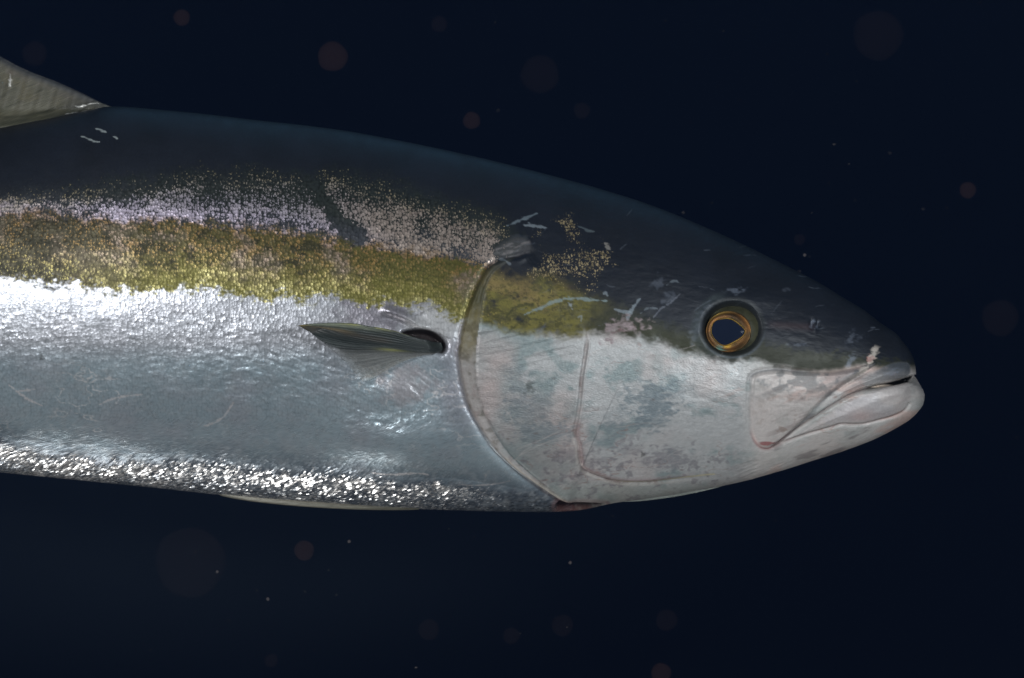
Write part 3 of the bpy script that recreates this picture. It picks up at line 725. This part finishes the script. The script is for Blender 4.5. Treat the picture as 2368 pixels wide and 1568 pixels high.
def surf_attrs(Cc, met, rou, u, v, dens_=0.0, rel=.0, gli=.0, fine=.3, sc=6.0):
    sh = Cc.shape[:2]; o = np.ones(sh)
    return {'col': np.clip(Cc, .001, 1), 'scol': Cc, 'p1': np.stack([o * dens_, o * met, o * rou], -1), 'p2': np.stack([o * rel, o * gli, o * fine], -1), 'suv': np.stack([u / sc, v / sc, 0 * u], -1)}
skinm = body.data.materials[0]
eye = grid_mesh('eye', Pe, skinm, surf_attrs(Ce, .1, .4, u_, v_), close_v=True, cap=True, parent=fish)
# iris: gold ring, a shallow funnel down to the pupil
PUP = [(-45 + 3, 3), (-40, 14), (-30, 24), (-15, 31), (-1, 33), (10, 25), (22, 12), (24, 0), (22, -10), (10, -22), (-5, -29), (-20, -27), (-33, -19), (-41, -8)]
PUPC = np.array([1681.0, 767.0]) + np.array([1.20, 1.14]) * (-np.array([1681.0, 767.0]) + smooth_curve([(1649.5, 765), (1652, 752), (1659, 744), (1669, 741), (1681, 740), (1692, 743), (1702, 750), (1711, 758), (1716, 766), (1712, 775), (1702, 783), (1688, 791), (1678, 795), (1668, 793), (1658, 784), (1652, 775)], 8, True))
def ring_r(C0, cx, cy, a):
    ang = np.arctan2(C0[:, 1] - cy, C0[:, 0] - cx); rad = np.hypot(C0[:, 0] - cx, C0[:, 1] - cy); o = np.argsort(ang)
    return np.interp((a + np.pi) % (2 * np.pi) - np.pi, ang[o], rad[o], period=2 * np.pi)
PC = (1681.0, 767.0)
def iris_shape(r, a):
    rp = ring_r(PUPC, PC[0], PC[1], a) - 1.5
    cx0, cy0 = PC[0] - EYE[0], PC[1] - EYE[1]
    ox, oy = -6 + 53 * np.cos(a), 5 + 48 * np.sin(a)
    ix, iy = cx0 + rp * np.cos(a), cy0 + rp * np.sin(a)
    d = 2.5 - 5.0 * (1 - r) ** 1.0 + 2.2 * np.exp(-((r - .08) / .07) ** 2) - 4 * sstep(.9, 1, r) + .5 * np.sin(r * 9)
    return ix + (ox - ix) * r, iy + (oy - iy) * r, d
Pi, u_, v_ = eye_grid(0, 60, 180, iris_shape)
r_ = np.linspace(0, 1, 60)[:, None] + 0 * u_
a_ = np.linspace(0, 2 * np.pi, 180, endpoint=False)[None] + 0 * u_
Ci = np.zeros(Pi.shape); Ci[:] = lin(104, 78, 46)
nr_ = fbm(r_ * 200, a_ * 12 + 50, 60, 14, 4, 231); nr2 = fbm(u_ + 500, v_ + 500, 26, 16, 4, 233)
Ci += (L3(lin(66, 56, 36)) - Ci) * (np.clip(.2 + 1.1 * nr2, 0, 1) * .8)[..., None]
Ci += (L3(lin(150, 104, 56)) - Ci) * (np.clip(.1 - 1.1 * nr2, 0, 1) * .7)[..., None]
Ci += (L3(lin(100, 66, 40)) - Ci) * (np.clip(sstep(.2, .5, r_) * sstep(.85, .6, r_) * (.6 + .8 * nr_), 0, 1) * .8)[..., None]
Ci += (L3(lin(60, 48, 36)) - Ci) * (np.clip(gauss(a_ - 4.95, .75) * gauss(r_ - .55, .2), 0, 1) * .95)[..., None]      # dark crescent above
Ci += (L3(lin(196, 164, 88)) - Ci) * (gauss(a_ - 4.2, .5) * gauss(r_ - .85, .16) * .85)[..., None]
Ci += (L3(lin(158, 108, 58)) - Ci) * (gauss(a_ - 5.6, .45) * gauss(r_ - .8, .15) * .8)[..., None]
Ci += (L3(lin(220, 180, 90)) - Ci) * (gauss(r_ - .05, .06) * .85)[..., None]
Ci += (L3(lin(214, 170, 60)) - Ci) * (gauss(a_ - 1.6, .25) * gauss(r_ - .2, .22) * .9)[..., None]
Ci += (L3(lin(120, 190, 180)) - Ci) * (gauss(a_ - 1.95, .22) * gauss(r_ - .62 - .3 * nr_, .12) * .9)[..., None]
Ci += (L3(lin(40, 44, 30)) - Ci) * (gauss(a_ - 2.1, .3) * gauss(r_ - .38, .12) * .7)[..., None]
Ci *= (1 + .3 * nr_)[..., None]
iris = grid_mesh('iris', Pi, skinm, surf_attrs(Ci, .55, .42, u_, v_, fine=.5, sc=3.0), close_v=True, parent=eye)
def pupil_shape(r, a):
    rp = ring_r(PUPC, PC[0], PC[1], a) + 2.0; rr = .02 + .98 * r
    return PC[0] - EYE[0] + rp * rr * np.cos(a), PC[1] - EYE[1] + rp * rr * np.sin(a), -3.8 + 4.0 * np.sqrt(np.clip(1 - rr ** 2, 0, 1))
Pp, u_, v_ = eye_grid(0, 24, 90, pupil_shape)
pm = plain('pupil_lens', lin(30, 38, 56), .06, 0, None, .012)
pupil = grid_mesh('pupil', Pp, pm, close_v=True, cap=True, parent=eye)

# ------------------------------------------------------------------ fins
finm = fin_material('fin_skin')
def resamp(pts, nn):
    Cc = smooth_curve(pts, 10); s = np.r_[0, np.cumsum(np.hypot(*np.diff(Cc, axis=0).T))]; s /= s[-1]
    q = np.linspace(0, 1, nn); return np.stack([np.interp(q, s, Cc[:, 0]), np.interp(q, s, Cc[:, 1])], -1)
NRr, NAa = 140, 90
rays = [(0.00, [(1020, 792), (1001, 790), (987, 786), (963, 781), (931, 771), (904, 763), (879, 758), (851, 754), (830, 749), (800, 747), (771, 746), (747, 747), (713, 749), (681, 753)], 0),
        (0.16, [(1024, 802), (985, 797), (940, 786), (900, 776), (850, 768), (800, 762), (770, 758), (735, 755), (706, 754.5)], 0),
        (0.32, [(1026, 808), (985, 806), (930, 798), (870, 790), (810, 778), (780, 769), (760, 762), (744, 758)], 0),
        (0.50, [(1026, 812), (980, 812), (930, 806), (880, 800), (820, 796), (770, 788), (735, 778), (718, 770)], 0),
        (0.68, [(1024, 815), (975, 817), (920, 814), (870, 813), (820, 814), (785, 812), (758, 802)], 0),
        (0.84, [(1020, 817), (975, 821), (930, 824), (890, 832), (850, 842), (820, 846), (800, 840)], 0),
        (1.00, [(1014, 818), (980, 822), (945, 832), (910, 848), (880, 866), (855, 880), (838, 884)], 0)]
R = np.stack([resamp(p, NRr) for _, p, _ in rays], 1)          # (r, ray, 2)
av = np.array([a for a, _, _ in rays]); aq = np.linspace(0, 1, NAa)
F2 = np.zeros((NRr, NAa, 2))
for i in range(NRr):
    for c in (0, 1): F2[i, :, c] = np.interp(aq, av, R[i, :, c])
rr = np.linspace(0, 1, NRr)[:, None] + 0 * aq[None]; ra = aq[None] + 0 * rr
ragged = 1 - .03 * np.abs(fbm(ra * 400, 0 * ra + 5, 18, 18, 3, 241))
F2 = F2[:1] + (F2 - F2[:1]) * np.where(rr > .9, 1 - (1 - ragged) * (rr - .9) / .1, 1)[..., None]
lift = flank_d(F2[..., 0].ravel(), F2[..., 1].ravel()).reshape(F2.shape[:2])
dep = lift - 22 + 30 * sstep(0, .12, rr) + (78 - 48 * ra) * rr ** 1.05 + 7 * np.sin(ra * np.pi * 3.2) * rr - 4 * gauss(ra - .3, .08) * rr + 0.5 * np.sin(ra * 120) * sstep(.1, .4, rr)
thk = (1.0 + 6.5 * gauss(ra, .14) * (1 - .75 * rr) + 3.5 * (1 - rr) ** 2) * sstep(0, .02, ra + .005)
Ff = Wp(F2[..., 0], F2[..., 1], dep + thk * .5); Fb = Wp(F2[..., 0], F2[..., 1], dep - thk * .5)
Cf = np.zeros(F2.shape[:2] + (3,)); Cf[:] = lin(54, 60, 60)
def putf(m, c):
    global Cf
    Cf = Cf + (L3(c) - Cf) * np.clip(m, 0, 1)[..., None]
fn = fbm(rr * 300, ra * 200, 40, 10, 4, 251)
putf(gauss(ra - .06, .06) * sstep(.3, .6, rr) * (.8 + .5 * fn), lin(140, 146, 126))
putf(gauss(ra - .02, .03) * sstep(.15, .35, rr) * sstep(.75, .6, rr) * sstep(.1, .5, fn), lin(150, 150, 92))
putf(gauss(ra - .27, .06) * sstep(.35, .5, rr) * sstep(.95, .75, rr) * .4, lin(84, 74, 64))
putf(gauss(ra - .2, .05) * sstep(.6, .8, rr) * .5, lin(150, 132, 96))
putf(gauss(ra - .12, .06) * .6, lin(40, 48, 44))
putf(sstep(.9, 1, rr) * sstep(.2, .0, ra), lin(150, 130, 60))
putf(sstep(.58, .8, ra) * .9, lin(128, 128, 124)); putf(sstep(.8, 1, ra) * .7, lin(176, 172, 160))
putf(gauss(ra - .62, .05) * gauss(rr - .42, .1) * .7, lin(170, 170, 110))
putf(sstep(.2, .6, np.sin(ra * 120) * .5 + fn * .4) * sstep(.1, .3, rr) * .25, lin(34, 40, 42))
alpha = 1 - .55 * sstep(.5, .72, ra) - .18 * sstep(.7, 1, ra) ; alpha = alpha * (1 - .5 * sstep(.45, .7, ra) * sstep(.8, 1, rr))
alpha = np.clip(alpha + .3 * sstep(.12, 0, rr), 0, 1) * (1 - .8 * sstep(.985, 1, ra))
solid_sheet('pectoral_fin', Ff, Fb, finm, {'col': np.clip(Cf, .002, 1), 'p1': np.stack([alpha, 0 * alpha + .05, 0 * alpha + .42], -1), 'suv': np.stack([rr * 5, ra * 46, 0 * rr], -1)}, parent=fish)

# dorsal fin: a blade on the back, its front ray rising away from the head
du = np.linspace(0, 1, 260)[:, None]; dv = np.linspace(0, 1, 70)[None]
base_x = 268 - 820 * du
dtop = curve_fn([(-620, 60), (-500, 20), (-380, -20), (-250, -6), (-120, 62), (-50, 102), (0, 130), (40, 152), (80, 170), (130, 189), (180, 211), (215, 228), (245, 242), (268, 249), (290, 252)])
dbase = curve_fn([(-620, 500), (-300, 398), (-60, 318), (0, 300), (60, 292), (120, 280), (180, 270), (220, 262), (268, 254), (290, 250)])
lean = 34 * dv ** 1 * 0
yy = dbase(base_x) + (dtop(base_x - lean) - dbase(base_x)) * dv
xx = base_x + 0 * dv
dd = 2.5 + (9 * sstep(0.14, 0, dv) + 0 * du) * np.clip((268 - base_x) / 60, 0, 1)
mid_d = 22 * np.clip((268 - base_x) / 120, 0, 1) * sstep(.3, 0, dv) + 2.0 * np.sin(xx * .16 + yy * .05) * sstep(0, .3, dv)
edge_t = sstep(1, .93, dv) * .85 + .15
Cd = np.zeros(xx.shape + (3,)); Cd[:] = lin(108, 106, 90)
dn = fbm(xx + 900, yy + 900 + .45 * xx, 90, 9, 4, 261); dn2 = fbm(xx + 900, yy + 900, 40, 24, 3, 271)
def putd(m, c):
    global Cd
    Cd = Cd + (L3(c) - Cd) * np.clip(m, 0, 1)[..., None]
putd(.5 + .8 * dn - .3, lin(82, 82, 66)); putd((.3 + dn2) * .5, lin(120, 112, 84))
putd(sstep(22, 4, yy - dtop(xx)) * .7, lin(76, 82, 92))
putd(gauss(yy - dtop(xx) - 22 - 4 * dn2, 6) * (.4 + .6 * dn2) * sstep(190, 120, xx), lin(128, 118, 112))
putd(sstep(110, 200, xx) * .6, lin(74, 74, 74))
putd(sstep(40, 10, dbase(xx) - yy) * .55, lin(58, 60, 48)); putd(gauss(dbase(xx) - yy - 26 - 4 * dn2, 4) * .5, lin(40, 40, 30))
gl = np.zeros(xx.shape)
for (a, b, rx, ry) in ((171, 265, 13, 5), (201, 260, 10, 4.5), (220, 256, 9, 4), (244, 259, 18, 6.5), (222, 271, 16, 2.5), (186, 246, 12, 2.5), (215, 240, 16, 1.5), (24, 186, 3, 16)):
    gl = np.maximum(gl, sstep(1.15, .55, np.hypot((xx - a) / rx, (yy - b + .15 * (xx - a)) / ry) + .5 * fbm(xx + 50, yy + 50, 9, 5, 2, 281)))
putd(gl * .85, lin(214, 214, 210))  # white glints on the flakes at the fin base, painted as pale colour
al = 1 - .35 * sstep(.8, 1, dv) + 0 * du - .38 * sstep(.1, .5, dv)
dF_ = W(xx, yy, mid_d + dd * edge_t); dB_ = W(xx, yy, -dd * edge_t + 0 * mid_d)
solid_sheet('dorsal_fin', dF_, dB_, finm, {'col': np.clip(Cd, .002, 1), 'p1': np.stack([al, gl * .4, .5 - .15 * gl], -1), 'suv': np.stack([xx / 26 + yy / 40, yy / 3.2 + .42 * xx / 3.2, 0 * xx], -1)}, parent=fish)

# pelvic fin folded along the belly
pu = np.linspace(0, 1, 160)[:, None]; pv = np.linspace(0, 1, 14)[None]
px = 510 + 460 * pu + 0 * pv
wp = 9.5 * np.sin(np.pi * np.clip(pu, 0, 1) ** .8) ** .7
pyy = bot(px) - 8 + (8 + wp) * pv
pd = 26 * (1 - pv) ** .5 + 14 + 0 * pu
tk = 2.0 * np.sin(np.pi * np.clip(pu, .02, .98)) + .3
Cp = np.zeros(px.shape + (3,)); Cp[:] = lin(112, 112, 100)
pn = fbm(px, pyy * 6, 90, 12, 3, 291); Cp *= (1 + .3 * pn)[..., None]
Cp = Cp + (L3(lin(90, 82, 70)) - Cp) * (sstep(.45, .2, pv) * (pu < 2) * .6)[..., None]
solid_sheet('pelvic_fin', W(px, pyy, pd + tk), W(px, pyy, pd - tk), finm, {'col': np.clip(Cp, .002, 1), 'p1': np.stack([1 + 0 * px, .15 + 0 * px, .4 + 0 * px], -1), 'suv': np.stack([px / 30, pyy / 2.5, 0 * px], -1)}, parent=fish)

# gill membrane of the far side, just showing under the throat
qx = 1440 + 230 * pu + 0 * pv
wq = 7.5 * np.sin(np.pi * pu) ** .6
qy = bot(qx) - 8 + (8 + wq * .8) * pv
Cq = np.zeros(qx.shape + (3,)); Cq[:] = lin(160, 166, 160)
Cq *= (1 + .25 * fbm(qx, qy * 4, 60, 14, 3, 301))[..., None]
solid_sheet('gill_membrane', W(qx, qy, -6 + 3 * (1 - pv) + 0 * pu + 1.5), W(qx, qy, -6 + 3 * (1 - pv) - 1.5 + 0 * pu), finm, {'col': np.clip(Cq, .002, 1), 'p1': np.stack([1 + 0 * qx, .05 + 0 * qx, .45 + 0 * qx], -1), 'suv': np.stack([qx / 20, qy / 3, 0 * qx], -1)}, parent=fish)

# ------------------------------------------------------------------ drifting specks in the water
def speck_mat(name, col, a):
    N = NT(name); N.t.nodes.remove(N.b)
    lw = N.n('ShaderNodeLayerWeight', {0: .5})
    tr = N.n('ShaderNodeBsdfTransparent'); df = N.n('ShaderNodeBsdfDiffuse', {0: (*col, 1)})
    f = N.math('MULTIPLY', N.math('MULTIPLY', N.math('SUBTRACT', 1.0, lw.outputs['Facing']), 1.8, clamp=True), a)
    mx = N.n('ShaderNodeMixShader', {0: f, 1: tr.outputs[0], 2: df.outputs[0]})
    N.t.links.new(mx.outputs[0], N.out.inputs[0]); return N.m
mr = speck_mat('red_speck', (0.62, 0.34, 0.28), .011); mf = speck_mat('faint_speck', (.5, .34, .32), .004); mb = speck_mat('pale_speck', (.7, .62, .6), .05)
def speck(px_, py_, r, mat, label, d=-60, sq=1.0):
    u = np.linspace(.03, np.pi - .03, 20)[:, None]; v = np.linspace(0, 2 * np.pi, 48, endpoint=False)[None]
    rw = r * S * (1 + .02 * np.sin(3 * v + px_) + .015 * np.cos(5 * v + py_))
    P = np.stack([rw * np.sin(u) * np.cos(v), .5 * rw * np.cos(u) + 0 * v, rw * np.sin(u) * np.sin(v) * sq], -1)
    o = grid_mesh('floating_speck', P, mat, close_v=True, cap=True)
    kk = 1 - d * S / CAM_D
    o.location = ((px_ - CX) * S * kk, -d * S, (CZ - py_) * S * kk)
    o['label'] = label; o['category'] = 'speck'; o['group'] = 'blurred specks drifting in the water'
for a in ((769, 131, 36, mr, 'large round reddish blurred speck above the fish, largest and clearest of them'),
          (420, 41, 20, mr, 'reddish brown blurred speck near the top edge, above the dorsal fin'),
          (1090, 279, 21, mr, 'round brown blurred speck just above the middle of the back'),
          (703, 1273, 24, mr, 'rusty blurred speck below the belly, the clearest under the fish'),
          (1541, 1434, 26, mf, 'purplish blurred speck low in the water below the gill cover'),
          (991, 1456, 25, mf, 'dark red blurred speck at the bottom, right of the rusty one'),
          (1248, 172, 46, mf, 'big faint brownish speck high above the back of the head'),
          (2030, 82, 60, mf, 'very large faint speck in the upper right corner of the water'),
          (2312, 735, 44, mf, 'large faint speck at the right edge in front of the snout'),
          (2237, 440, 20, mr, 'small reddish blurred speck in the dark water above the snout tip'),
          (80, 124, 30, mf, 'faint speck left of the dorsal fin near the left edge'),
          (1015, 56, 20, mf, 'faint bluish speck at the top edge above the back'),
          (1848, 554, 14, mf, 'small brown blurred speck right above the forehead'),
          (1345, 256, 20, mf, 'faint small speck above the nape of the fish'),
          (440, 1300, 84, mf, 'huge very faint pale disc under the left belly'),
          (1300, 1446, 26, mf, 'faint grey speck low between the red one and the purplish one'),
          (1182, 1470, 20, mf, 'faint reddish speck at the bottom beneath the gill cover'),
          (627, 1527, 16, mf, 'small dark red speck at the bottom edge on the left'),
          (1528, 1556, 24, mr, 'reddish speck cut by the bottom edge of the picture'),
          (1860, 590, 4, mb, 'tiny bright fleck just above the forehead of the fish'),
          (619, 1385, 4, mb, 'tiny orange fleck in the dark water below the rusty speck'),
          (1318, 1301, 4, mb, 'tiny brown fleck below the throat of the fish'),
          (807, 1252, 4, mb, 'tiny pale fleck right of the rusty speck under the belly'),
          (502, 1322, 3.5, mb, 'tiny pale fleck inside the huge faint disc')):
    speck(*a)
# finest dust: nobody could count it
pts = []
rd = np.random.RandomState(3)
V = []; Fc = []
for i in range(170):
    r = rd.uniform(.5, 1.4) * S * (1 + 1.0 * (rd.rand() < .1)); c = np.array([rd.uniform(-.42, .42), rd.uniform(.02, .30), rd.uniform(-.27, .27)])
    b0 = len(V)
    for q in ((1, 0, 0), (-1, 0, 0), (0, 1, 0), (0, -1, 0), (0, 0, 1), (0, 0, -1)): V.append(tuple(c + r * np.array(q) * np.array([1.6, 1, .8])))
    for f in ((0, 2, 4), (2, 1, 4), (1, 3, 4), (3, 0, 4), (2, 0, 5), (1, 2, 5), (3, 1, 5), (0, 3, 5)): Fc.append(tuple(b0 + k for k in f))
me = bpy.data.meshes.new('plankton'); me.from_pydata(V, [], Fc); me.materials.append(speck_mat('dust', (.6, .55, .5), .12))
o = bpy.data.objects.new('plankton', me); scene.collection.objects.link(o)
o['kind'] = 'stuff'; o['label'] = 'fine dust of plankton hanging in the dark water'
